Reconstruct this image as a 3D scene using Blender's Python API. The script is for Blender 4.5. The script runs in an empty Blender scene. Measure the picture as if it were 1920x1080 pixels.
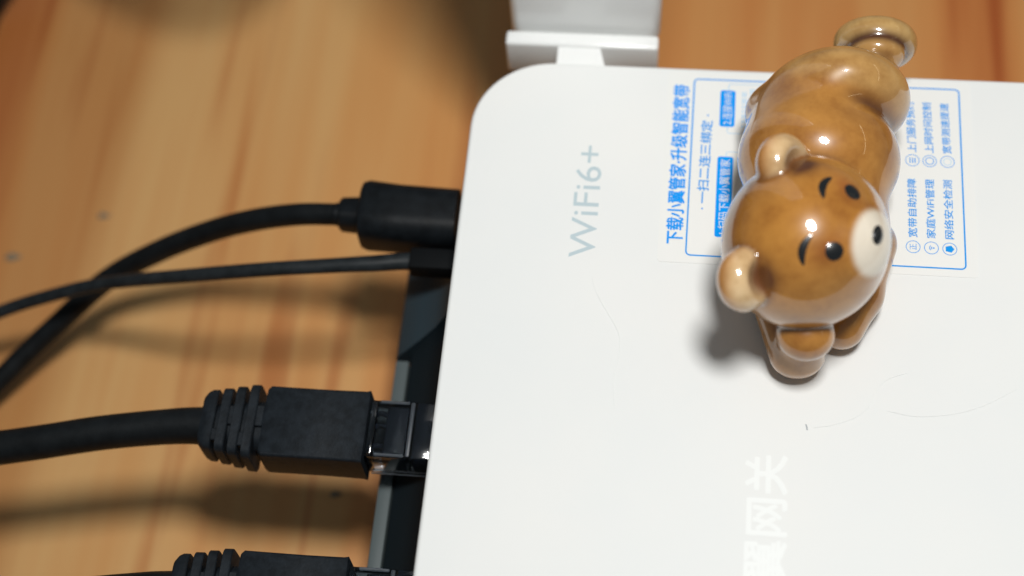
import bpy, bmesh, math, random
import numpy as np
from mathutils import Matrix, Vector

random.seed(7)
MM = 0.001
scene = bpy.context.scene
COL = scene.collection

# ------------------------------------------------------------------ camera
cam_d = bpy.data.cameras.new('camera')
cam = bpy.data.objects.new('camera', cam_d)
COL.objects.link(cam)
cam.matrix_world = Matrix(((0.993522, -0.054644, 0.099637, 0.02989111),
                           (0.094732, 0.882532, -0.460612, -0.1381835),
                           (-0.062763, 0.467067, 0.881992, 0.30459751),
                           (0, 0, 0, 1)))
cam_d.sensor_width = 36.0
cam_d.lens = 56.25
cam_d.clip_start = 0.01
cam_d.clip_end = 20.0
cam_d.dof.use_dof = True
cam_d.dof.focus_distance = 0.292
cam_d.dof.aperture_fstop = 7.4
scene.camera = cam

# ------------------------------------------------------------------ light
world = bpy.data.worlds.new('World')
scene.world = world
world.use_nodes = True
bg = world.node_tree.nodes['Background']
bg.inputs[0].default_value = (0.80, 0.93, 1.0, 1)
bg.inputs[1].default_value = 0.125

def lamp(name, loc, target, power, color, shape, sx, sy=None):
    d = bpy.data.lights.new(name, 'AREA')
    d.energy = power
    d.color = color
    d.shape = shape
    d.size = sx
    if sy:
        d.size_y = sy
    o = bpy.data.objects.new(name, d)
    COL.objects.link(o)
    o.location = loc
    o.rotation_euler = (Vector(target) - Vector(loc)).to_track_quat('-Z', 'Y').to_euler()
    return o

lamp('desk_lamp', (0.078, -0.032, 0.545), (0.05, 0.0, 0.04), 2.48, (1.0, 0.99, 0.965), 'ELLIPSE', 0.085, 0.115)
lamp('tube_lamp', (1.05, 0.25, 0.75), (0.03, 0.0, 0.04), 0.25, (1.0, 0.85, 0.55), 'RECTANGLE', 1.1, 0.012)

scene.view_settings.view_transform = 'Standard'
scene.view_settings.look = 'None'
scene.view_settings.exposure = 0.0
scene.view_settings.gamma = 1.0
scene.cycles.max_bounces = 10
scene.cycles.transmission_bounces = 8
scene.cycles.sample_clamp_indirect = 4.0

# ------------------------------------------------------------------ materials
def mat(name, color=(0.5, 0.5, 0.5), rough=0.5, **kw):
    m = bpy.data.materials.new(name)
    m.use_nodes = True
    b = m.node_tree.nodes['Principled BSDF']
    b.inputs['Base Color'].default_value = (*color, 1)
    b.inputs['Roughness'].default_value = rough
    for k, v in kw.items():
        b.inputs[k.replace('_', ' ')].default_value = v
    return m

def N(m, t, **kw):
    n = m.node_tree.nodes.new(t)
    for k, v in kw.items():
        setattr(n, k, v)
    return n

def L(m, a, b):
    m.node_tree.links.new(a, b)

def coords(m, scale, rot=(0, 0, 0)):
    tc = N(m, 'ShaderNodeTexCoord')
    mp = N(m, 'ShaderNodeMapping')
    mp.inputs['Scale'].default_value = scale
    mp.inputs['Rotation'].default_value = rot
    L(m, tc.outputs['Object'], mp.inputs['Vector'])
    return mp.outputs['Vector']

def noise(m, vec, scale, detail=2, rough=0.5):
    n = N(m, 'ShaderNodeTexNoise')
    n.inputs['Scale'].default_value = scale
    n.inputs['Detail'].default_value = detail
    n.inputs['Roughness'].default_value = rough
    L(m, vec, n.inputs['Vector'])
    return n.outputs['Fac']

def ramp(m, fac, stops):
    r = N(m, 'ShaderNodeValToRGB')
    el = r.color_ramp.elements
    while len(el) < len(stops):
        el.new(0.5)
    for e, (p, c) in zip(el, stops):
        e.position = p
        e.color = (*c, 1) if len(c) == 3 else c
    L(m, fac, r.inputs['Fac'])
    return r.outputs['Color']

def mixc(m, fac, a, b, mode='MIX'):
    n = N(m, 'ShaderNodeMix', data_type='RGBA', blend_type=mode)
    if hasattr(fac, 'links'):
        L(m, fac, n.inputs['Factor'])
    else:
        n.inputs['Factor'].default_value = fac
    for s, v in ((n.inputs['A'], a), (n.inputs['B'], b)):
        if hasattr(v, 'links'):
            L(m, v, s)
        else:
            s.default_value = (*v, 1)
    return n.outputs['Result']

def bump(m, h, strength, dist):
    b = N(m, 'ShaderNodeBump')
    b.inputs['Strength'].default_value = strength
    b.inputs['Distance'].default_value = dist
    L(m, h, b.inputs['Height'])
    L(m, b.outputs['Normal'], m.node_tree.nodes['Principled BSDF'].inputs['Normal'])

def bsdf(m):
    return m.node_tree.nodes['Principled BSDF']

# pine desk: long streaks along y
M_wood = mat('pine_wood', (0.5, 0.28, 0.1), 0.42)
v = coords(M_wood, (1, 0.055, 1), (0, 0, math.radians(4)))
n1 = noise(M_wood, v, 46, 3, 0.5)
c1 = ramp(M_wood, n1, [(0.33, (0.47, 0.175, 0.050)), (0.44, (0.56, 0.262, 0.086)), (0.56, (0.585, 0.312, 0.116)), (0.70, (0.53, 0.228, 0.070))])
n2 = noise(M_wood, v, 105, 2, 0.55)
c2 = ramp(M_wood, n2, [(0.30, (0.76, 0.55, 0.43)), (0.41, (1, 1, 1)), (0.66, (1, 1, 1)), (0.76, (0.90, 0.80, 0.72))])
# glued staves of slightly different timber, across x
v2 = coords(M_wood, (1, 1, 1), (0, 0, math.radians(3)))
sx = N(M_wood, 'ShaderNodeSeparateXYZ')
L(M_wood, v2, sx.inputs[0])
wob = N(M_wood, 'ShaderNodeMath', operation='MULTIPLY_ADD')
L(M_wood, noise(M_wood, coords(M_wood, (1, 0.3, 1)), 25, 2), wob.inputs[0])
wob.inputs[1].default_value = 0.012
L(M_wood, sx.outputs['X'], wob.inputs[2])
mr = N(M_wood, 'ShaderNodeMapRange')
mr.inputs['From Min'].default_value = -0.30
mr.inputs['From Max'].default_value = 0.30
L(M_wood, wob.outputs[0], mr.inputs['Value'])
def at_x(x):
    return (x + 0.306) / 0.6
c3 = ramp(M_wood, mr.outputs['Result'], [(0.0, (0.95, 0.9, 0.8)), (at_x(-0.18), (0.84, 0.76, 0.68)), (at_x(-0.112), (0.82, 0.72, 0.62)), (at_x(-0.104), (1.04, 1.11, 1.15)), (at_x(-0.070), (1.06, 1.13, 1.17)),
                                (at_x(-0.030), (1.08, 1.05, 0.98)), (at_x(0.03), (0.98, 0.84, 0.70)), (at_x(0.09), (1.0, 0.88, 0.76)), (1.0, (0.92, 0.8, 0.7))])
cw = mixc(M_wood, 1.0, c1, c2, 'MULTIPLY')
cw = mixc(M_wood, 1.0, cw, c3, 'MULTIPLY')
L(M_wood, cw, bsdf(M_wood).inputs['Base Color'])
n4 = noise(M_wood, v, 700, 2, 0.5)
bump(M_wood, n4, 0.15, 0.0004)

M_white = mat('white_plastic', (0.80, 0.80, 0.775), 0.55, Specular_IOR_Level=0.3)
vw = coords(M_white, (1, 1, 1))
nw = noise(M_white, vw, 34, 3, 0.5)
cwp = ramp(M_white, nw, [(0.3, (0.775, 0.79, 0.782)), (0.7, (0.805, 0.808, 0.79))])
L(M_white, cwp, bsdf(M_white).inputs['Base Color'])
nf = noise(M_white, vw, 5200, 2, 0.6)
bump(M_white, nf, 0.06, 0.00006)
rr = N(M_white, 'ShaderNodeMapRange')
rr.inputs['To Min'].default_value = 0.50
rr.inputs['To Max'].default_value = 0.62
L(M_white, nw, rr.inputs['Value'])
L(M_white, rr.outputs['Result'], bsdf(M_white).inputs['Roughness'])

M_gloss_white = mat('glossy_white_plastic', (0.83, 0.84, 0.83), 0.18)
M_print_white = mat('white_print', (0.838, 0.852, 0.838), 0.5)
M_print_gray = mat('gray_print', (0.47, 0.57, 0.61), 0.4)
M_paper = mat('sticker_paper', (0.80, 0.805, 0.785), 0.5, Specular_IOR_Level=0.3)
M_blue = mat('blue_ink', (0.0, 0.30, 0.88), 0.5, Specular_IOR_Level=0.08)
M_blue2 = mat('light_blue_ink', (0.01, 0.30, 0.80), 0.5, Specular_IOR_Level=0.08)
M_pale = mat('pale_blue_ink', (0.33, 0.60, 0.86), 0.45)
M_dark = mat('dark_gray_plastic', (0.008, 0.0125, 0.0155), 0.6, Specular_IOR_Level=0.12)
M_lip = mat('gray_plastic', (0.075, 0.095, 0.098), 0.55)
M_slate = mat('slate_plastic', (0.026, 0.044, 0.056), 0.55, Specular_IOR_Level=0.2)

def blackmat(name, col, rough, bscale, bstr, bdist):
    m = mat(name, col, rough, Specular_IOR_Level=0.17)
    vv = coords(m, (1, 1, 1))
    h = noise(m, vv, bscale, 4, 0.65)
    bump(m, h, bstr, bdist)
    c = ramp(m, noise(m, vv, bscale * 0.25, 3, 0.6), [(0.35, tuple(x * 0.75 for x in col)), (0.7, tuple(x * 1.5 for x in col))])
    L(m, c, bsdf(m).inputs['Base Color'])
    return m

M_boot = blackmat('black_moulded_pvc', (0.0095, 0.0125, 0.016), 0.52, 1700, 0.5, 0.00012)
M_cable = blackmat('black_cable_jacket', (0.0055, 0.0068, 0.0078), 0.50, 900, 0.35, 0.00012)
M_thin = blackmat('thin_cord_jacket', (0.014, 0.017, 0.019), 0.45, 1400, 0.3, 0.0001)
M_jack = blackmat('black_plug_plastic', (0.0055, 0.0070, 0.0085), 0.42, 1500, 0.35, 0.0001)
M_socket = mat('matt_black_plastic', (0.004, 0.0048, 0.0056), 0.7, Specular_IOR_Level=0.1)
M_insert = mat('navy_black_insert', (0.016, 0.023, 0.038), 0.35)
M_clear = mat('clear_polycarbonate', (0.34, 0.39, 0.44), 0.08, Specular_IOR_Level=0.2, Transmission_Weight=1.0, IOR=1.52)
M_crumb = mat('gray_crumb', (0.19, 0.16, 0.11), 0.8)
M_frost = mat('frosted_clear_edge', (0.24, 0.29, 0.35), 0.45, Transmission_Weight=0.9, IOR=1.5)
M_gold = mat('gold_contact', (0.8, 0.5, 0.15), 0.25, Metallic=1.0)
M_hair = mat('gray_hair', (0.735, 0.75, 0.74), 0.5)
M_speck = mat('dark_speck', (0.44, 0.48, 0.50), 0.7)

# ceramic glaze: colour from the glazed pattern stored on the mesh
M_glaze = mat('brown_glaze', (0.35, 0.16, 0.04), 0.30, Coat_Weight=1.0, Coat_Roughness=0.045, Coat_IOR=1.68)
at = N(M_glaze, 'ShaderNodeAttribute', attribute_name='glaze')
vg = coords(M_glaze, (1, 1, 1))
ng = noise(M_glaze, vg, 150, 4, 0.6)
cg = ramp(M_glaze, ng, [(0.28, (0.70, 0.60, 0.48)), (0.48, (1.0, 1.0, 1.0)), (0.70, (1.24, 1.32, 1.46))])
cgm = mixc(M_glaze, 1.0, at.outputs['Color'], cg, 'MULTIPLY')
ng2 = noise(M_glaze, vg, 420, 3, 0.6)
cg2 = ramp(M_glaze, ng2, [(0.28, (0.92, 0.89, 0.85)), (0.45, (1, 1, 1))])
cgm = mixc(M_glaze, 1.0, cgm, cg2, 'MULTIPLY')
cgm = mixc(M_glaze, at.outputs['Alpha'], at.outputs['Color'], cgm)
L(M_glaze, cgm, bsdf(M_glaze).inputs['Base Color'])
bsdf(M_glaze).inputs['Specular IOR Level'].default_value = 0.3
M_black_glaze = mat('black_glaze', (0.007, 0.008, 0.009), 0.3, Coat_Weight=1.0, Coat_Roughness=0.05)

# ------------------------------------------------------------------ helpers
def link(name, me, m, parent=None, loc=None, smooth=False):
    o = bpy.data.objects.new(name, me)
    COL.objects.link(o)
    if m:
        me.materials.append(m)
    if parent:
        o.parent = parent
    if loc:
        o.location = Vector(loc) * MM
    if smooth:
        me.polygons.foreach_set('use_smooth', [True] * len(me.polygons))
    return o

def mesh_of(name, verts, faces):
    me = bpy.data.meshes.new(name)
    me.from_pydata([tuple(c * MM for c in p) for p in verts], [], faces)
    me.update()
    return me

def thing(name, label, cat, loc=(0, 0, 0), group=None):
    o = bpy.data.objects.new(name, None)
    COL.objects.link(o)
    o.location = Vector(loc) * MM
    o.empty_display_size = 0.01
    tag(o, label, cat, group)
    return o

def tag(o, label, cat, group=None):
    o['label'] = label
    o['category'] = cat
    if group:
        o['group'] = group
    return o

def from_bm(name, bm, m, parent=None, smooth=True, angle=35):
    bmesh.ops.recalc_face_normals(bm, faces=bm.faces)
    me = bpy.data.meshes.new(name)
    bm.to_mesh(me)
    bm.free()
    o = link(name, me, m, parent)
    if smooth:
        me.polygons.foreach_set('use_smooth', [True] * len(me.polygons))
        me.set_sharp_from_angle(angle=math.radians(angle))
    return o

def box_bm(bm, lo, hi, bev=0.0, seg=2, mtx=None):
    ret = bmesh.ops.create_cube(bm, size=1.0)
    vs = ret['verts']
    lo, hi = Vector(lo), Vector(hi)
    for q in vs:
        q.co = Vector(((q.co.x + 0.5) * (hi.x - lo.x) + lo.x, (q.co.y + 0.5) * (hi.y - lo.y) + lo.y, (q.co.z + 0.5) * (hi.z - lo.z) + lo.z))
        if mtx:
            q.co = mtx @ q.co
        q.co *= MM
    if bev:
        es = list({e for q in vs for e in q.link_edges})
        bmesh.ops.bevel(bm, geom=es, offset=bev * MM, offset_type='OFFSET', segments=seg, profile=0.5, affect='EDGES')

def box(name, lo, hi, m, parent=None, bev=0.3, seg=2, mtx=None):
    bm = bmesh.new()
    box_bm(bm, lo, hi, bev, seg, mtx)
    return from_bm(name, bm, m, parent)

def loft(name, loops, m, parent=None, cap=True, smooth=True, angle=35, closed=True):
    """skin a list of equal-length closed loops of points"""
    bm = bmesh.new()
    rows = [[bm.verts.new(Vector(p) * MM) for p in lp] for lp in loops]
    n = len(rows[0])
    for a, b in zip(rows, rows[1:]):
        for i in range(n if closed else n - 1):
            j = (i + 1) % n
            bm.faces.new((a[i], a[j], b[j], b[i]))
    if cap:
        bm.faces.new(rows[0])
        bm.faces.new(rows[-1])
    return from_bm(name, bm, m, parent, smooth, angle)

def rrect(cx, cy, w, h, r, seg=6):
    pts = []
    r = min(r, w / 2 - 1e-4, h / 2 - 1e-4)
    for k, (sx, sy) in enumerate(((1, 1), (-1, 1), (-1, -1), (1, -1))):
        for i in range(seg + 1):
            a = math.pi / 2 * (k + i / seg)
            pts.append((cx + sx * (w / 2 - r) + r * math.cos(a), cy + sy * (h / 2 - r) + r * math.sin(a)))
    return pts

def spline(pts, n=12):
    P = [Vector(p) for p in pts]
    P = [2 * P[0] - P[1]] + P + [2 * P[-1] - P[-2]]
    out = []
    for i in range(1, len(P) - 2):
        a, b, c, d = P[i - 1:i + 3]
        for k in range(n):
            t = k / n
            out.append(0.5 * ((2 * b) + (c - a) * t + (2 * a - 5 * b + 4 * c - d) * t * t + (3 * b - a - 3 * c + d) * t ** 3))
    out.append(P[-2])
    return out

def tube(name, pts, r, m, parent=None, seg=18, n=12, wob=0.0, flat=1.0):
    path = spline(pts, n)
    loops = []
    rr = r if callable(r) else (lambda t: r)
    N_ = len(path)
    for i, p in enumerate(path):
        d = (path[min(i + 1, N_ - 1)] - path[max(i - 1, 0)]).normalized()
        side = d.cross(Vector((0, 0, 1))).normalized()
        up = side.cross(d).normalized()
        q = rr(i / (N_ - 1)) * (1 + wob * (math.sin(i * 0.9) + math.sin(i * 0.37 + 1)) * 0.5)
        loops.append([p + side * (q * math.cos(2 * math.pi * k / seg)) + up * (q * flat * math.sin(2 * math.pi * k / seg)) for k in range(seg)])
    return loft(name, loops, m, parent, smooth=True, angle=60)

def text_mesh(body, weight=0.0):
    c = bpy.data.curves.new('text', 'FONT')
    c.body = body
    c.resolution_u = 3
    c.offset = weight
    o = bpy.data.objects.new('text', c)
    COL.objects.link(o)
    dg = bpy.context.evaluated_depsgraph_get()
    me = bpy.data.meshes.new_from_object(o.evaluated_get(dg))
    bpy.data.objects.remove(o)
    bpy.data.curves.remove(c)
    co = np.empty(len(me.vertices) * 3)
    me.vertices.foreach_get('co', co)
    return me, co.reshape(-1, 3)

def lettering(body, y0, y1, xtop, xbase, z, m, parent, weight=0.0, name='lettering', shear=0.0):
    """print running along +y with the letter tops towards -x; weight (mm) fattens the strokes"""
    me, co = text_mesh(body)
    lo, hi = co.min(0), co.max(0)
    out = np.empty_like(co)
    tx = (co[:, 0] - lo[0]) / (hi[0] - lo[0])
    ty = (co[:, 1] - lo[1]) / (hi[1] - lo[1])
    out[:, 1] = y0 + tx * (y1 - y0)
    out[:, 0] = xbase + ty * (xtop - xbase) + shear * tx
    out[:, 2] = z
    polys = [list(p.vertices) for p in me.polygons]
    bpy.data.meshes.remove(me)
    vs, fs = [], []
    steps = [(0, 0)] if weight <= 0 else [(weight * math.cos(a), weight * math.sin(a)) for a in [k * math.pi / 3 + 0.3 for k in range(6)]]
    for k, (dx_, dy_) in enumerate(steps):
        b = len(vs)
        vs += [tuple(p) for p in out + np.array([dx_, dy_, 0.004 * k])]
        fs += [[b + q for q in p] for p in polys]
    return link(name, mesh_of(name, vs, fs), m, parent)

def ring_print(name, cx, cy, w, h, r, t, z, m, parent, seg=6):
    a = rrect(cx, cy, w, h, r, seg)
    b = rrect(cx, cy, w - 2 * t, h - 2 * t, max(r - t, 0.05), seg)
    n = len(a)
    return link(name, mesh_of(name, [(*p, z) for p in a] + [(*p, z) for p in b], [(i, (i + 1) % n, n + (i + 1) % n, n + i) for i in range(n)]), m, parent)

def disc_pts(cx, cy, r, n=24):
    return [(cx + r * math.cos(2 * math.pi * i / n), cy + r * math.sin(2 * math.pi * i / n)) for i in range(n)]

H = 40.0     # height of the router's top above the desk, mm

ZD = -22.0    # the desk's surface

# ------------------------------------------------------------------ desk
bm = bmesh.new()
box_bm(bm, (-650, -420, -50), (650, 480, ZD), 2.0, 3)
desk = from_bm('desk_surface', bm, M_wood)
desk['kind'] = 'structure'
desk['label'] = 'orange brown pine desk top with long reddish grain'

# ------------------------------------------------------------------ router
router = thing('router', 'white wireless router lying flat with blue printed sticker and black cables on its left', 'router')

X0, X1, Y0, Y1 = -11.8, 192.0, -112.0, 52.0
def outline(ins, z):
    return [(x, y, z) for x, y in rrect((X0 + X1) / 2, (Y0 + Y1) / 2, X1 - X0 - 2 * ins, Y1 - Y0 - 2 * ins, 15.8 - ins, 14)]
loops = [outline(1.4, 33.6), outline(0.15, 33.8), outline(0, 34.2), outline(0, 39.2)]
for a in (20, 40, 60, 80, 90):
    a = math.radians(a)
    loops.append(outline(0.8 * (1 - math.cos(a)), 39.2 + 0.8 * math.sin(a)))
loft('top_shell', loops, M_white, router, angle=40)
XI = -9.4
def body_out(ins, z):
    return [(x, y, z) for x, y in rrect((XI + X1) / 2, (Y0 + Y1) / 2, X1 - XI - 2 * ins, Y1 - Y0 - 2 * ins - 3, 13, 10)]
loft('lower_case', [body_out(3, -18.0), body_out(1.5, -16.5), body_out(1.5, 33.55)], M_white, router)
for fx in (12, 170):
    for fy in (-95, 36):
        loft('rubber_foot', [[(x, y, z) for x, y in disc_pts(fx, fy, rr_)] for z, rr_ in ((ZD + 0.02, 5.2), (ZD + 0.6, 5.6), (-18.02, 5.6))], M_dark, router)
# slanted port panel, foot strip and the raised bay round the power socket
prof = [(-9.45, 33.5), (-12.2, 33.5), (-12.9, 24), (-13.8, 20.6), (-15.6, 17.6), (-18.6, 14.6), (-22.2, 11.4), (-22.2, 6.5), (-9.45, 6.5)]
loft('port_panel', [[(x, y, z) for x, z in prof] for y in (-108, 17.5)], M_dark, router, angle=40)
box('base_strip', (-25.2, -107.5, 7.0), (-22.5, -3.4, 12.0), M_lip, router, 0.35)
bay = [(-9.5, 33.55), (-12.5, 33.55), (-13.5, 25), (-14.8, 21.3), (-17.2, 18.0), (-20.6, 15.0), (-24.8, 12.0), (-25.4, 11.0), (-25.4, 6.6), (-9.5, 6.6)]
loft('socket_bay', [[(x, -3.0 + (x + 25.9) * 0.52, z) for x, z in bay], [(x, 18.5, z) for x, z in bay]], M_slate, router, angle=40)
def port_frame(y, z0, z1, hw, name='network_port'):
    bm = bmesh.new()
    xo = -12.5
    for lo, hi in (((xo, y - hw - 1.0, z0 - 1), (-11, y - hw, z1 + 1)), ((xo, y + hw, z0 - 1), (-11, y + hw + 1.0, z1 + 1)),
                   ((xo, y - hw, z1), (-11, y + hw, z1 + 1)), ((xo, y - hw, z0 - 1), (-11, y + hw, z0))):
        box_bm(bm, lo, hi, 0.12, 1)
    return from_bm(name, bm, M_jack, router)
for py in (-24.6, -57.5, -90.4):
    port_frame(py, 18.6, 28.2, 6.3)
port_frame(22.3, 18.0, 30.6, 6.4, 'power_socket')
port_frame(11.9, 22.4, 28.4, 2.9, 'fibre_port')

# antenna: neck, cross bar and leaning blade
ant = bpy.data.objects.new('antenna', None)
COL.objects.link(ant)
ant.parent = router
ant.empty_display_size = 0.01
neck = [[(4.0, 51.0, 38.6), (14.2, 51.0, 38.6), (16.8, 51.0, 31), (2.2, 51.0, 31)],
        [(4.0, 56.8, 38.7), (12.6, 56.8, 38.7), (12.6, 56.8, 31), (3.6, 56.8, 31)]]
loft('hinge_neck', neck, M_gloss_white, ant, smooth=False)
box('hinge_bar', (-6.9, 56.8, 29.5), (24.4, 60.3, 39.2), M_gloss_white, ant, 0.7, 3)
th = math.radians(7)
bl = []
for t, hw in ((0, 15.0), (1.2, 15.4), (25, 15.9), (60, 18.5), (95, 21.5), (160, 22.0), (168, 20.8), (170, 19.0)):  # blade widened above the view so its cast shadow reaches further left
    row = rrect(0, 0, 2 * hw, 8.5, 2.0, 5)
    cx_, cy_, cz_ = 9.2, 65.2 + t * math.sin(th), 35.5 + t * math.cos(th)
    bl.append([(cx_ + a, cy_ + b * math.cos(th), cz_ - b * math.sin(th)) for a, b in row])
loft('antenna_blade', bl, M_gloss_white, ant, angle=30)
loft('hinge_pin', [[(x, 61.6 + a, 34.5 + b) for a, b in disc_pts(0, 0, 2.6, 18)] for x in (-4, 22)], M_gloss_white, ant)

# printed marks on the shell
ZP = H + 0.012
lettering('WiFi6+', 7.3, 32.4, 10.0, 15.0, ZP, M_print_gray, router)
lettering('天翼网关', -61.2, -30.3, 44.4, 51.6, ZP, M_print_white, router, 0.17)

# sticker
st = loft('sticker', [[(x, y, z) for x, y in rrect(56.3, 29.1, 59.2, 43.6, 0.8, 4)] for z in (H + 0.004, H + 0.10)], M_paper, router, smooth=False)
st['label'] = 'white paper sticker printed in blue'
ZS = H + 0.115
lettering('下载小翼管家·升级智能宽带', 11.3, 47.6, 28.1, 31.3, ZS, M_blue, st, 0.085, shear=-0.1)
# frame
fr = ring_print('printed_frame', 57.82, 29.1, 51.9, 40.5, 1.0, 0.30, ZS, M_blue2, st, 5)
lettering('· 一扫二连三绑定 ·', 19.1, 40.8, 33.5, 35.7, ZS, M_blue2, st, 0.04, shear=0.3)
def flat_shape(name, pts, z, m, parent):
    return link(name, mesh_of(name, [(*p, z) for p in pts], [tuple(range(len(pts)))]), m, parent)
flat_shape('badge', rrect(38.72, 22.2, 3.05, 18.0, 0.5), ZS + 0.004, M_blue, st)
lettering('1.扫码下载小翼管家', 13.9, 30.6, 37.75, 39.7, ZS + 0.012, M_paper, st, 0.0)
flat_shape('badge', rrect(38.75, 42.45, 2.95, 8.6, 0.5), ZS + 0.004, M_blue, st)
lettering('2.连接WiFi', 38.7, 46.3, 37.75, 39.7, ZS + 0.012, M_paper, st, 0.0)
ring_print('printed_frame', 45.6, 42.5, 13.6, 11.8, 0.5, 0.12, ZS, M_pale, st, 4)
ring_print('printed_frame', 45.6, 22.2, 13.6, 20.4, 0.5, 0.12, ZS, M_pale, st, 4)
# small rows of dashes beside the second badge
vs, fs = [], []
rnd = random.Random(3)
for col in range(3):
    y = 38.0
    while y < 46.8:
        l = rnd.uniform(0.5, 1.3)
        x = 41.6 + col * 1.5
        for k in range(2):
            i = len(vs)
            xx = x + 0.5 * k
            vs += [(xx, y, ZS), (xx + 0.22, y, ZS), (xx + 0.22, y + l, ZS), (xx, y + l, ZS)]
            fs.append((i, i + 1, i + 2, i + 3))
        y += l + rnd.uniform(0.3, 0.5)
link('fine_print', mesh_of('fine_print', vs, fs), M_pale, st)
rows = [(74.1, 13.25, '宽带自助排障', '上门服务预约', 74.35), (77.45, 13.2, '家庭WiFi管理', '上网时间控制', 77.6), (80.8, 13.15, '网络安全检测', '宽带测速提速', 80.95)]
for i, (x, y, ta, tb, x2) in enumerate(rows):
    lettering(ta, 15.3, 28.2, x - 0.85, x + 0.85, ZS, M_blue2, st, 0.025)
    lettering(tb, 34.2, 45.8, x2 - 0.85, x2 + 0.85, ZS, M_blue2, st, 0.025, shear=-0.3)
    for j, (cx, cy) in enumerate(((x, y), (x2, 32.35))):
        ring_print('icon', cx, cy, 2.7, 2.7, 1.35, 0.13, ZS, M_blue2, st, 6)
        if (i, j) == (0, 0):
            lettering('正', cy - 0.65, cy + 0.65, cx - 0.6, cx + 0.6, ZS, M_blue2, st, 0, 'icon_mark')
        elif (i, j) == (1, 0):
            for r_, dx_ in ((0.75, 0.35), (0.42, 0.35)):
                arc = [(cx + dx_ - r_ * math.cos(a), cy + r_ * math.sin(a)) for a in [(-0.8 + 1.6 * k / 8) for k in range(9)]]
                arc2 = [(cx + dx_ - (r_ - 0.16) * math.cos(a), cy + (r_ - 0.16) * math.sin(a)) for a in [(0.8 - 1.6 * k / 8) for k in range(9)]]
                flat_shape('icon_mark', arc + arc2, ZS, M_blue2, st)
            flat_shape('icon_mark', disc_pts(cx + 0.42, cy, 0.17, 10), ZS, M_blue2, st)
        elif (i, j) == (2, 0):
            flat_shape('icon_mark', [(cx - 0.75, cy - 0.5), (cx + 0.3, cy - 0.75), (cx + 0.85, cy), (cx + 0.3, cy + 0.75), (cx - 0.75, cy + 0.5)], ZS, M_blue2, st)
        elif (i, j) == (0, 1):
            for dx_ in (-0.45, 0.05, 0.5):
                flat_shape('icon_mark', [(cx + dx_ - 0.1, cy - 0.6), (cx + dx_ + 0.1, cy - 0.6), (cx + dx_ + 0.1, cy + 0.6), (cx + dx_ - 0.1, cy + 0.6)], ZS, M_blue2, st)
        elif (i, j) == (1, 1):
            ring_print('icon_mark', cx, cy, 1.7, 1.7, 0.85, 0.16, ZS, M_blue2, st, 5)
        else:
            ring_print('icon_mark', cx, cy, 1.6, 1.6, 0.8, 0.1, ZS, M_pale, st, 5)

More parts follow.
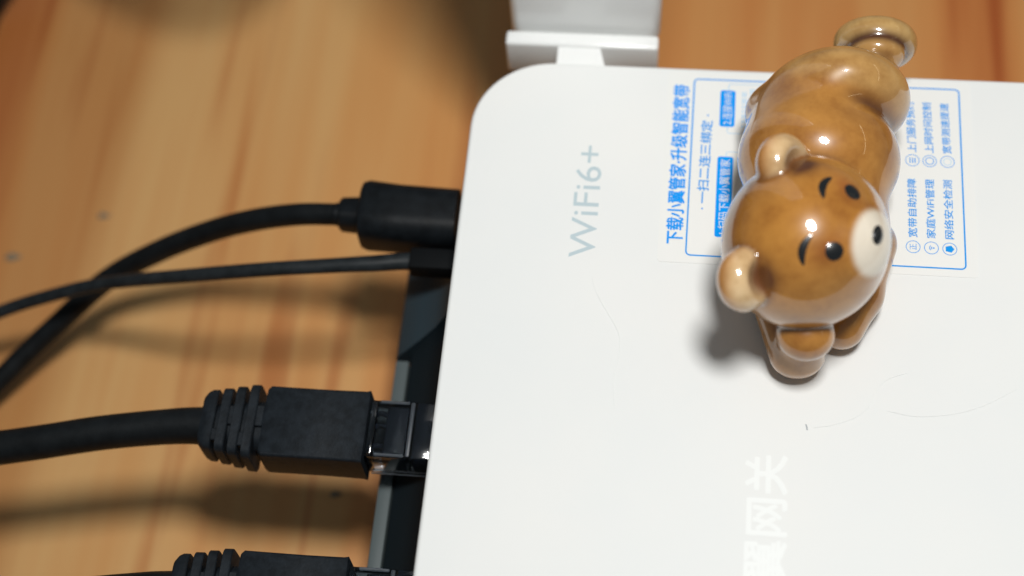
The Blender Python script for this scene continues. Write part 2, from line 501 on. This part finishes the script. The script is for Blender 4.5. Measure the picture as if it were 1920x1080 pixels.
# ------------------------------------------------------------------ cables
def network_cable(label):
    t = thing('network_cable', label, 'network cable', (-26, -24.8, 23.4), 'black network cables plugged into the router')
    # moulded boot body, in the frame of the thing (x runs from the cable to the router)
    def sec(x, w, h, r, dz=0.0, skew=0.0):
        return [(x + skew * (z / 5), y, z + dz) for y, z in rrect(0, 0, w, h, r, 4)]
    loft('boot', [sec(-20.2, 11.6, 7.6, 1.4), sec(-20.0, 13.6, 9.0, 1.0), sec(-19.4, 14.4, 9.5, 0.7), sec(-8, 14.3, 9.4, 0.6), sec(-0.9, 14.5, 9.5, 0.6), sec(-0.1, 14.7, 9.8, 0.5), sec(0.0, 14.3, 9.4, 0.4)], M_boot, t, angle=25)
    loft('boot_core', [sec(x, w, h, 3.0) for x, w, h in ((-30.2, 7.9, 6.6), (-27, 9.0, 6.8), (-20.1, 10.4, 7.0))], M_boot, t, angle=50)
    for k, (x0, x1, w, h) in enumerate(((-32.3, -29.5, 12.4, 9.0), (-28.6, -26.8, 13.2, 9.3), (-26.0, -24.2, 14.2, 9.5), (-23.3, -21.5, 15.2, 9.7))):
        b = 0.18
        e = 1.5 if k == 0 else b
        loft('boot_rib', [sec(x0, w - 1.6 * e, h - 1.2 * min(e, 1.2), 1.7), sec(x0 + e * 0.5, w - 0.55 * e, h - 0.4 * min(e, 1.0), 1.7), sec(x0 + e, w - 0.1, h - 0.08, 1.7), sec(x1 - b, w, h, 1.7), sec(x1, w - 2 * b, h - 2 * b, 1.7)], M_boot, t, angle=28)
    for x0, x1, y0, y1 in ((-26.9, -25.9, -1.2, 2.6), (-21.6, -20.1, -1.2, 3.0), (-29.6, -28.5, -4.6, -2.2), (-24.3, -23.2, -5.4, -2.6)):
        box('boot_bridge', (x0, y0, 2.5), (x1, y1, 4.35), M_boot, t, 0.15, 1)
    # clear plug: shell, dark insert seen through it, latch and contacts
    cp = box('clear_plug', (0.05, -5.85, -4.3), (14.5, 5.85, 4.0), M_clear, t, 0.45, 2)
    box('plug_insert', (3.4, -4.7, -3.3), (7.6, 4.7, 3.0), M_insert, cp, 0.3, 2)
    box('plug_insert', (9.0, -5.7, -4.1), (13.9, 5.7, 3.85), M_insert, cp, 0.3, 2)
    box('plug_insert', (0.2, -4.9, -3.5), (1.4, 4.9, 2.6), M_insert, cp, 0.2, 1)
    for y in (-3.4, 0.6, 2.9):
        tube('wire_core', [(1.2, y, 1.6), (2.2, y + 0.5, 2.3), (3.8, y + 0.2, 1.7)], 0.55, M_insert, cp, 8, 4)
    box('latch', (0.4, -2.9, -5.2), (13.0, 2.9, -4.4), M_clear, t, 0.2, 1)
    box('clear_ridge', (0.3, -5.5, 4.02), (1.5, 5.5, 4.55), M_clear, t, 0.2, 2)
    box('clear_ridge', (7.9, -5.5, 4.02), (8.7, 5.5, 4.5), M_frost, t, 0.2, 2)
    for sy in (-1, 1):
        box('clear_ridge', (2.0, sy * 5.35 - 0.3, 4.02), (7.6, sy * 5.35 + 0.3, 4.4), M_frost, t, 0.15, 1)
    box('clear_ridge', (0.5, -6.1, -4.2), (13.0, -5.88, -3.9), M_frost, t, 0.05, 1)
    # cable jacket
    tube('cable_jacket', [(-30.6, -0.1, 0), (-38, -0.55, -0.2), (-52, -2.5, -1.0), (-66, -5.2, -2.2), (-80, -7.6, -3.4), (-110, -12, -6.5), (-150, -15, -11), (-210, -14, -24), (-280, -8, -41.8)],
         lambda q: 3.75 - 0.35 * min(1, q * 5), M_cable, t, 22, 10, 0.006)
    return t

def children(o):
    return [c for c in bpy.data.objects if c.parent == o]

def copy_tree(o, parent=None):
    c = o.copy()
    COL.objects.link(c)
    if parent:
        c.parent = parent
    for ch in children(o):
        copy_tree(ch, c)
    return c

net = network_cable('black network cable with ribbed boot whose whole plug shows, middle of the left edge')
net2 = copy_tree(net)
net2['label'] = 'black network cable cut off by the lower edge, below the fully visible ribbed plug'
net2.location = (-25.6 * MM, -57.7 * MM, 23.4 * MM)

# power plug with its round cord
pw = thing('power_cable', 'thick black round power cord bending from a barrel plug beside the router corner', 'power cable', (-34, 22.6, 25))
def psec(x, w, h, r, dy=0.0, dz=0.0, cut=0.0):
    out = []
    for y, z in rrect(0, 0, w, h, r, 7):
        out.append((x, y + dy, z + dz))
    return out
loft('plug_body', [psec(0, 11.2, 9.8, 3.6, 0.2), psec(0.35, 12.6, 11.0, 4.0, 0.2), psec(1.6, 13.4, 11.8, 4.2, 0.1), psec(8, 13.0, 11.8, 4.3, -0.3), psec(20, 12.6, 11.6, 4.3, -0.5)], M_jack, pw, angle=30)
loft('plug_collar', [psec(-4.6, 4.6, 4.6, 2.2), psec(-4.4, 6.0, 6.0, 2.6), psec(-3.9, 6.6, 6.6, 2.6), psec(0.1, 7.0, 7.0, 2.6)], M_jack, pw, angle=30)
loft('plug_collar', [psec(-5.6, 4.3, 4.3, 2.1), psec(-5.3, 4.7, 4.7, 2.2), psec(-4.45, 4.7, 4.7, 2.2)], M_jack, pw, angle=30)
tube('cord', [(-5.2, 0, 0), (-13.5, 0.38, -1.5), (-23.42, 0.87, -5.5), (-34.02, 1.13, -11.5), (-47.39, -0.44, -19.0), (-60.91, -4.24, -27.0), (-73.3, -13.46, -34.0), (-79.04, -18.86, -36.5), (-84.45, -24.87, -38.5), (-93.3, -34.09, -42.0), (-105.38, -47.97, -44.5), (-132.3, -80.16, -45.0)], lambda q: 2.3 + 0.15 * min(1, q * 3), M_cable, pw, 18, 12)

# thin flat cord lying over the power cord
fb = thing('fibre_cord', 'thin dark gray cord crossing over the thick power cord', 'cord', (-16, 12, 25.4))
box('plug', (-6.6, -2.1, -2.3), (5.5, 2.6, 2.3), M_socket, fb, 0.6, 2)
tube('cord', [(-3.5, 0.2, 0.1), (-7.5, 0.2, 0.25), (-13.9, -0.87, 0.6), (-20.31, -1.63, 0.6), (-35.58, -2.99, -0.4), (-53.42, -2.86, -5.4), (-73.86, -0.53, -15.4), (-87.02, -1.55, -20.4), (-100.2, -3.98, -25.4), (-116.84, -8.32, -33.4), (-142.79, -15.05, -45.4), (-176.82, -30.3, -46.2)],
     lambda q: 1.95 - 0.42 * min(1, q * 3), M_thin, fb, 14, 12, 0.0, 0.85)

# ------------------------------------------------------------------ bear figurine
# signed distance model in mm: origin on the router's top, same x,y as the scene, third axis up
EV = np.array([.25, .965, .08]); EV /= np.linalg.norm(EV)
FV = np.array([.777, -.243, .581]); FV -= EV * FV.dot(EV); FV /= np.linalg.norm(FV)
UV = np.cross(FV, EV) * -1.0
if UV[2] < 0:
    UV = -UV
HC = np.array([52.25, 0.9, 21.2])

def sph(p, c, r):
    return np.linalg.norm(p - np.array(c), axis=-1) - r

def ell(p, c, r, R=None):
    q = p - np.array(c)
    if R is not None:
        q = q @ np.stack(R).T
    r = np.array(r)
    k0 = np.linalg.norm(q / r, axis=-1)
    k1 = np.linalg.norm(q / (r * r), axis=-1)
    return k0 * (k0 - 1) / np.maximum(k1, 1e-6)

def cap(p, a, b, r0, r1=None):
    a, b = np.array(a, float), np.array(b, float)
    r1 = r0 if r1 is None else r1
    d = b - a
    t = np.clip(((p - a) @ d) / d.dot(d), 0, 1)
    return np.linalg.norm(p - a - t[..., None] * d, axis=-1) - (r0 + (r1 - r0) * t)

def smin(a, b, k):
    h = np.clip(0.5 + 0.5 * (b - a) / k, 0, 1)
    return b + (a - b) * h - k * h * (1 - h)

def smax(a, b, k):
    return -smin(-a, -b, k)

def sstep(a, b, x):
    t = np.clip((x - a) / (b - a), 0, 1)
    return t * t * (3 - 2 * t)

def hl(e, f, u):
    return HC + EV * e + FV * f + UV * u

R3 = (EV, FV, UV)
EC = {1: 9.0, -1: -12.6}
EF = {1: -0.9, -1: -2.4}
EU = {1: 11.0, -1: 9.5}
def ear(p, s):
    ce = hl(EC[s], EF[s], EU[s])
    d = ell(p, ce, (5.5, 4.1, 5.4), R3)
    hollow = ell(p, hl(EC[s] * 0.96, EF[s] + 4.6, EU[s] - 0.2), (3.6, 2.7, 3.6), R3)
    return smax(d, -hollow, 1.6)

GROUPS = ['torso', 'leg', 'foot', 'tail', 'arm', 'arm', 'head', 'ear', 'ear', 'muzzle']
def groups(p):
    tor = ell(p, (55.2, 22.6, 13.3), (14.7, 12.2, 13.5))
    tor = smin(tor, ell(p, (55, 10, 11.4), (13.2, 11, 11.4)), 4)
    tor = smin(tor, ell(p, (52.3, 29, 10.6), (9.8, 10, 10.5)), 4)
    thigh = ell(p, (58.7, 35.6, 13.9), (13.1, 8.3, 13.3))
    leg = smin(cap(p, (63, 37, 13.0), (66.0, 49.5, 11.8), 6.0, 4.6), ell(p, (65.8, 46.4, 14.4), (5.2, 2.9, 4.4)), 0.6)
    leg = smin(thigh, leg, 1.2)
    ax = np.array([0.02, 0.97, 0.16]); ax /= np.linalg.norm(ax)
    fc = np.array([65.9, 50.9, 11.6])
    q = p - fc
    t = q @ ax
    rad = np.linalg.norm(q - t[..., None] * ax, axis=-1)
    w = np.stack([np.maximum(rad - 5.0, 0), np.maximum(np.abs(t) - 0.2, 0)], -1)
    foot = np.linalg.norm(w, axis=-1) - 2.9
    tail = sph(p, (45.6, 35.2, 11.2), 3.4)
    armf = smin(cap(p, (64.8, 9, 7.4), (62.6, 0, 5.8), 5.2, 4.8), cap(p, (62.8, -0.5, 5.6), (60.3, -6.4, 4.6), 4.7, 4.3), 2)
    armp = smin(cap(p, (45.6, 2.5, 6.4), (51.6, -12.6, 4.5), 3.2, 4.0), smin(cap(p, (53.0, -12.2, 4.6), (53.0, -11.6, 11.0), 4.6, 3.9), ell(p, (53.2, -12.6, 12.9), (5.1, 4.8, 4.4)), 0.6), 1.0)
    head = ell(p, HC, (15.3, 14.4, 14.4), R3)
    mz = ell(p, hl(-0.6, 10.2, 0.4), (6.7, 5.6, 6.3), R3)
    return [tor, leg, foot, tail, armf, armp, head, ear(p, 1), ear(p, -1), mz]

def field(p):
    g = groups(p)
    b = smin(g[0], g[1], 6.5 - 5.0 * sstep(54.0, 66.0, p[..., 0]))
    b = smin(b, g[2], 0.9)
    b = smin(b, g[3], 3.6)
    b = smin(b, g[4], 1.2)
    b = smin(b, g[5], 0.8)
    h = smin(g[6], g[9], 2.2)
    h = smin(h, g[7], 1.0)
    h = smin(h, g[8], 1.0)
    d = smin(b, h, 0.7)
    return np.maximum(d, -(p[..., 2] - 0.03))

def surface_nets(lo, hi, step):
    ax = [np.arange(l, h + step, step) for l, h in zip(lo, hi)]
    nx, ny, nz = map(len, ax)
    F = np.empty((nx, ny, nz), np.float32)
    for i in range(0, nx, 10):
        g = np.stack(np.meshgrid(ax[0][i:i + 10], ax[1], ax[2], indexing='ij'), -1)
        F[i:i + 10] = field(g)
    S = F < 0
    corners = [(i, j, k) for i in (0, 1) for j in (0, 1) for k in (0, 1)]
    cnt = sum(S[i:nx - 1 + i, j:ny - 1 + j, k:nz - 1 + k].astype(np.int8) for i, j, k in corners)
    act = (cnt > 0) & (cnt < 8)
    idx = np.argwhere(act)
    vid = -np.ones(act.shape, np.int64)
    vid[act] = np.arange(len(idx))
    acc = np.zeros((len(idx), 3)); num = np.zeros(len(idx))
    for a in corners:
        for d in range(3):
            if a[d] == 1:
                continue
            b = list(a); b[d] = 1
            fa = F[idx[:, 0] + a[0], idx[:, 1] + a[1], idx[:, 2] + a[2]]
            fb_ = F[idx[:, 0] + b[0], idx[:, 1] + b[1], idx[:, 2] + b[2]]
            m = (fa < 0) != (fb_ < 0)
            t = np.where(m, fa / np.where(m, fa - fb_, 1), 0)
            pt = np.tile(np.array(a, float), (len(idx), 1))
            pt[:, d] += t
            acc[m] += pt[m]
            num[m] += 1
    V = np.array(lo) + (idx + acc / num[:, None]) * step
    faces = []
    for d in range(3):
        u, w = [(1, 2), (2, 0), (0, 1)][d]
        sl0 = [slice(1, -1)] * 3; sl1 = [slice(1, -1)] * 3
        A = S; sh = [1, 1, 1]
        e = np.zeros(3, int); e[d] = 1
        pos = np.argwhere(S[:nx - 1 if d == 0 else nx, :ny - 1 if d == 1 else ny, :nz - 1 if d == 2 else nz] != S[e[0]:, e[1]:, e[2]:])
        pos = pos[(pos[:, u] > 0) & (pos[:, w] > 0) & (pos[:, u] < [nx, ny, nz][u] - 1) & (pos[:, w] < [nx, ny, nz][w] - 1)]
        eu = np.zeros(3, int); eu[u] = 1
        ew = np.zeros(3, int); ew[w] = 1
        c = [pos - eu - ew, pos - ew, pos, pos - eu]
        ids = np.stack([vid[q[:, 0], q[:, 1], q[:, 2]] for q in c], 1)
        ins = S[pos[:, 0], pos[:, 1], pos[:, 2]]
        ids = np.where(ins[:, None], ids, ids[:, ::-1])
        faces.append(ids)
    Fc = np.concatenate(faces)
    return V, Fc

def grad(p, h=0.05):
    g = np.zeros_like(p)
    for d in range(3):
        e = np.zeros(3); e[d] = h
        g[:, d] = field(p + e) - field(p - e)
    return g / np.maximum(np.linalg.norm(g, axis=1, keepdims=True), 1e-9)

V, Fc = surface_nets((36, -20, -0.8), (77, 58.5, 40.5), 0.42)
for _ in range(2):
    n_ = grad(V)
    V = V - n_ * np.clip(field(V), -0.2, 0.2)[:, None] * 0.9
NRM = grad(V, 0.12)
V[:, 2] = np.maximum(V[:, 2], 0.03)
G = np.stack(groups(V), 1)

def lerp(a, b, t):
    return a + (np.array(b) - a) * t[:, None]

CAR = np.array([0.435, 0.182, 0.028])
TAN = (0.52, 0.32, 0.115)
DRK = (0.060, 0.016, 0.005)
CRM = (0.80, 0.71, 0.58)
lp = np.stack([(V - HC) @ EV, (V - HC) @ FV, (V - HC) @ UV], 1)
srt = np.argsort(G, 1)
main = srt[:, 0]
headish = np.isin(main, (6, 7, 8, 9))
col = np.tile(CAR, (len(V), 1))
# body slightly greener and lighter on the tops of thigh, leg and foot
col[~headish] = np.array([0.425, 0.185, 0.035])
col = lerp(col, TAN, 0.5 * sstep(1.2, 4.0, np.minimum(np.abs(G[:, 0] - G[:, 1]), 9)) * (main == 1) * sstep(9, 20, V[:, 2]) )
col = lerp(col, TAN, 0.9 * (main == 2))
# glaze pools dark in the creases
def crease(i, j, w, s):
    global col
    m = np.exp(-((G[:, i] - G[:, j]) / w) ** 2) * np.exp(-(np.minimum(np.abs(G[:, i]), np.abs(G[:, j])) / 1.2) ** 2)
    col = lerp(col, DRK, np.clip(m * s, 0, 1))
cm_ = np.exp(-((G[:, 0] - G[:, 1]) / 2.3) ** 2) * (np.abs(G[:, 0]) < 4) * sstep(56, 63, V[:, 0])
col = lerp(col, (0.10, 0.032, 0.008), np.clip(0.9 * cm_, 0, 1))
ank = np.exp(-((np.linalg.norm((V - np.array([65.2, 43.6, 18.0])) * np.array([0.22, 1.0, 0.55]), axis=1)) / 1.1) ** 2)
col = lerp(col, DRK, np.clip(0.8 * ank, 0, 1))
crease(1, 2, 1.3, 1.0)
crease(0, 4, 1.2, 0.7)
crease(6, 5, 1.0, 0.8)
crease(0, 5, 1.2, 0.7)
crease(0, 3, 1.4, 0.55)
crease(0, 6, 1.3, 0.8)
# head: lighter cheeks, darker amber brow
ck = np.exp(-(((np.abs(lp[:, 0]) - 10.5) / 4.5) ** 2 + ((lp[:, 2] - 1.0) / 6.5) ** 2)) * headish * (lp[:, 1] > 0)
col = lerp(col, (0.40, 0.20, 0.055), 0.6 * ck)
bk = np.exp(-(((np.abs(lp[:, 0]) - 5.8) / 2.4) ** 2 + ((lp[:, 2] - 7.6) / 1.6) ** 2)) * headish * (lp[:, 1] > 0)
col = lerp(col, (0.30, 0.080, 0.012), 0.75 * bk)
for s, gi in ((1, 7), (-1, 8)):
    e = main == gi
    le = lp[:, 0] * s - 11.0
    lf = lp[:, 1] - EF[s]
    cc = np.tile(np.array([0.50, 0.215, 0.052]), (len(V), 1))
    cc = lerp(cc, (0.68, 0.46, 0.235), sstep(-1.2, 2.4, lf))
    col = np.where(e[:, None], cc, col)
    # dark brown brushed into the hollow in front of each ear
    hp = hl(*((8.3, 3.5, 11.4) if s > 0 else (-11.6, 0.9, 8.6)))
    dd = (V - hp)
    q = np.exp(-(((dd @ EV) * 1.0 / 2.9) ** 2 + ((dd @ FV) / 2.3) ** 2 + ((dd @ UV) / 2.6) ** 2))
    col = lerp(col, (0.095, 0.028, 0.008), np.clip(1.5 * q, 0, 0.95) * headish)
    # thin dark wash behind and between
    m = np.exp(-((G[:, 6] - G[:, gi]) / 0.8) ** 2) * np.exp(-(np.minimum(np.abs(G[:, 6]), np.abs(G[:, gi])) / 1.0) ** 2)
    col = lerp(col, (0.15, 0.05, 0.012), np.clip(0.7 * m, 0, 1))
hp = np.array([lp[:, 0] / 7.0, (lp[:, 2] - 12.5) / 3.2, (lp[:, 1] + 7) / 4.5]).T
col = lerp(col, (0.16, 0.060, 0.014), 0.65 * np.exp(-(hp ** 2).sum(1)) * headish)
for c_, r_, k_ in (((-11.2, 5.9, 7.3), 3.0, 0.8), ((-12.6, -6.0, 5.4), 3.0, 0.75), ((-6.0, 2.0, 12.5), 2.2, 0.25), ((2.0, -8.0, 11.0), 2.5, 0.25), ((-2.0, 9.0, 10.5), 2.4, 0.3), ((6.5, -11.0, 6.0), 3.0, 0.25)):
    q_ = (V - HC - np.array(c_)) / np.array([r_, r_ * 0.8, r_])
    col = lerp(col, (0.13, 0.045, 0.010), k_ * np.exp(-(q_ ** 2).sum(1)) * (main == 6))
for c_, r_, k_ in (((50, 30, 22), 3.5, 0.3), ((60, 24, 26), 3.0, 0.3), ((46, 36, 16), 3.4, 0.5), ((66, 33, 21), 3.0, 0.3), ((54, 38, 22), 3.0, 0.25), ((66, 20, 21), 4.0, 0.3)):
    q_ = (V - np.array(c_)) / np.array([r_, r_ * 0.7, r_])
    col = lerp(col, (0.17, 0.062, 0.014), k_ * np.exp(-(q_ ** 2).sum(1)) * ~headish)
mzf = sstep(-0.35, 0.45, G[:, 6] - G[:, 9]) * headish
col = lerp(col, CRM, mzf)
# bare clay showing pale where the figurine stands
col = lerp(col, (0.50, 0.40, 0.26), 0.6 * sstep(0.7, 0.1, V[:, 2]))

PARTS = {'body': [0], 'leg': [1], 'foot': [2], 'tail': [3], 'arm': [4], 'propping_arm': [5], 'head': [6], 'ear': [7], 'ear_': [8], 'muzzle': [9]}
bear = thing('bear_figurine', 'shiny brown ceramic bear figurine reclining on the white router with its head propped up', 'figurine', (56, 18, H))
org = np.array([56.0, 18.0, 0.0])
fm = np.argmin(np.stack(groups(V[Fc].mean(1)), 1), 1)
objs = {}
for nm, gs in PARTS.items():
    sel = Fc[np.isin(fm, gs)]
    if not len(sel):
        continue
    used, inv = np.unique(sel, return_inverse=True)
    fl = inv.reshape(-1, 4)
    base = nm.rstrip('_')
    me = bpy.data.meshes.new(base)
    me.from_pydata([tuple(r) for r in ((V[used] - org) * MM)], [], [tuple(int(k) for k in r) for r in fl])
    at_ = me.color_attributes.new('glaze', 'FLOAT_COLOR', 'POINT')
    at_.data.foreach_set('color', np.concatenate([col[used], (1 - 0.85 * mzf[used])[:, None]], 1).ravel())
    me.polygons.foreach_set('use_smooth', [True] * len(me.polygons))
    me.normals_split_custom_set_from_vertices([tuple(r) for r in NRM[used]])
    me.update()
    par = objs['head'] if base in ('ear', 'muzzle') else bear
    objs[nm] = link(base, me, M_glaze, par)

# painted eyes, brows and nose: low domes of black glaze lying on the head
def project(p, n):
    p = np.array(p, float)
    for _ in range(30):
        d = field(p[None])[0]
        p = p - n * d * 0.8
    return p

def patch(name, c, a, b, ra, rb, parent, bend=0.0, dome=0.28, nr=5, na=26):
    c = project(c, (np.array(c) - HC) / np.linalg.norm(np.array(c) - HC))
    n = grad(c[None])[0]
    a = np.array(a) - n * np.dot(a, n); a /= np.linalg.norm(a)
    b = np.cross(n, a)
    if np.dot(b, UV) < 0:
        b = -b
    vs = []; fs = []
    for i in range(nr + 1):
        r = i / nr
        for k in range(na):
            t = 2 * math.pi * k / na
            x, y = ra * r * math.cos(t), rb * r * math.sin(t)
            y += bend * (1 - (x / ra) ** 2)
            taper = 1.0
            q = c + a * x + b * y
            q = project(q, n)
            vs.append(q + grad(q[None])[0] * (dome * (1 - r * r) - 0.03))
    for i in range(nr):
        for k in range(na):
            j = (k + 1) % na
            fs.append((i * na + k, i * na + j, (i + 1) * na + j, (i + 1) * na + k))
    me = mesh_of(name, [tuple(v_ - org) for v_ in vs], fs)
    return link(name, me, M_black_glaze, parent, smooth=True)

hd = objs['head']
for s in (1, -1):
    patch('eye', hl(s * 5.6 - 0.2, 11.4, 6.5), EV, UV, 1.7, 1.65, hd)
    patch('eyebrow', hl(s * 5.8 - 1.6, 9.0, 9.5), EV - 0.1 * s * UV, UV, 3.1, 0.8, hd, bend=1.2, dome=0.12)
patch('nose', hl(-0.2, 15.8, 2.0), EV, UV, 1.85, 1.35, objs['muzzle'], dome=0.5)

# ------------------------------------------------------------------ small dirt on the shell
sp = tube('dust_speck', [(54.7, -24.0, H + 0.08), (54.85, -24.5, H + 0.1), (54.95, -25.1, H + 0.08)], 0.11, M_speck, None, 6, 3)
tag(sp, 'tiny dark speck of dirt lying alone on the white router top', 'speck')

# added black cable loop, mostly out of view, to cast the far left shadow
LOOP = [(-330, -20, -18.4), (-230, 20, -18.4), (-180, 50, -18.4), (-153, 86, -18.2), (-149, 103, -16), (-136.9, 111.1, 0), (-106.9, 102.1, 40), (-83.8, 89.1, 66), (-69.4, 85.4, 72), (-61.3, 90.8, 66), (-60.8, 108.9, 40), (-64.3, 142.2, 0), (-80, 195, -18.4), (-120, 300, -18.4)]
lp_ = tube('added_cable_loop', LOOP, 3.5, M_cable, None, 18, 10)
tag(lp_, 'black cable loop added over the desk at the far left corner to cast a shadow, barely showing', 'cable')

for nm_, pts_, lab in (
        ('hair_strand', [(14.8, 3.1), (15.6, 0.5), (17.2, -2.5), (20.4, -8.0), (20.9, -12.5), (20.2, -18.0), (20.7, -23.0)], 'fine pale hair lying down the bare white router top below the gray lettering'),
        ('hair_strand', [(56.0, -24.6), (59.5, -23.8), (63.5, -22.0), (66.0, -19.4), (66.9, -16.8), (69.0, -14.4), (72.6, -12.8)], 'fine curled hair on the white router top just below the bear figurine'),
        ('hair_strand', [(69.0, -20.5), (74.0, -21.2), (80.5, -20.3), (86.0, -18.2), (91.5, -14.8)], 'fine faint hair sweeping over the white router top at the right edge')):
    h_ = tube(nm_, [(x, y, H + 0.05) for x, y in pts_], 0.028, M_hair, None, 5, 8)
    tag(h_, lab, 'hair')

for (sx_, sy_, sr_), lab in (((-127.2, 33.3, 1.3), 'small gray crumb on the wooden desk at the left edge above the thin cord'),
                             ((-40.6, -20.7, 0.9), 'small gray crumb on the wooden desk between the two network plugs'),
                             ((-107.5, 45.9, 1.0), 'small pale crumb on the wooden desk above the thick power cord')):
    rows_ = []
    for k in range(5):
        a_ = math.pi / 2 * k / 4.3
        rows_.append([(sx_ + sr_ * math.cos(a_) * (1.5 + 0.25 * math.sin(2 * t_)) * math.cos(t_), sy_ + sr_ * math.cos(a_) * (0.8 + 0.2 * math.cos(3 * t_)) * math.sin(t_), ZD + 0.01 + 0.5 * sr_ * math.sin(a_)) for t_ in [2 * math.pi * q / 12 for q in range(12)]])
    c_ = loft('crumb', rows_, M_crumb)
    tag(c_, lab, 'crumb', 'crumbs on the desk')
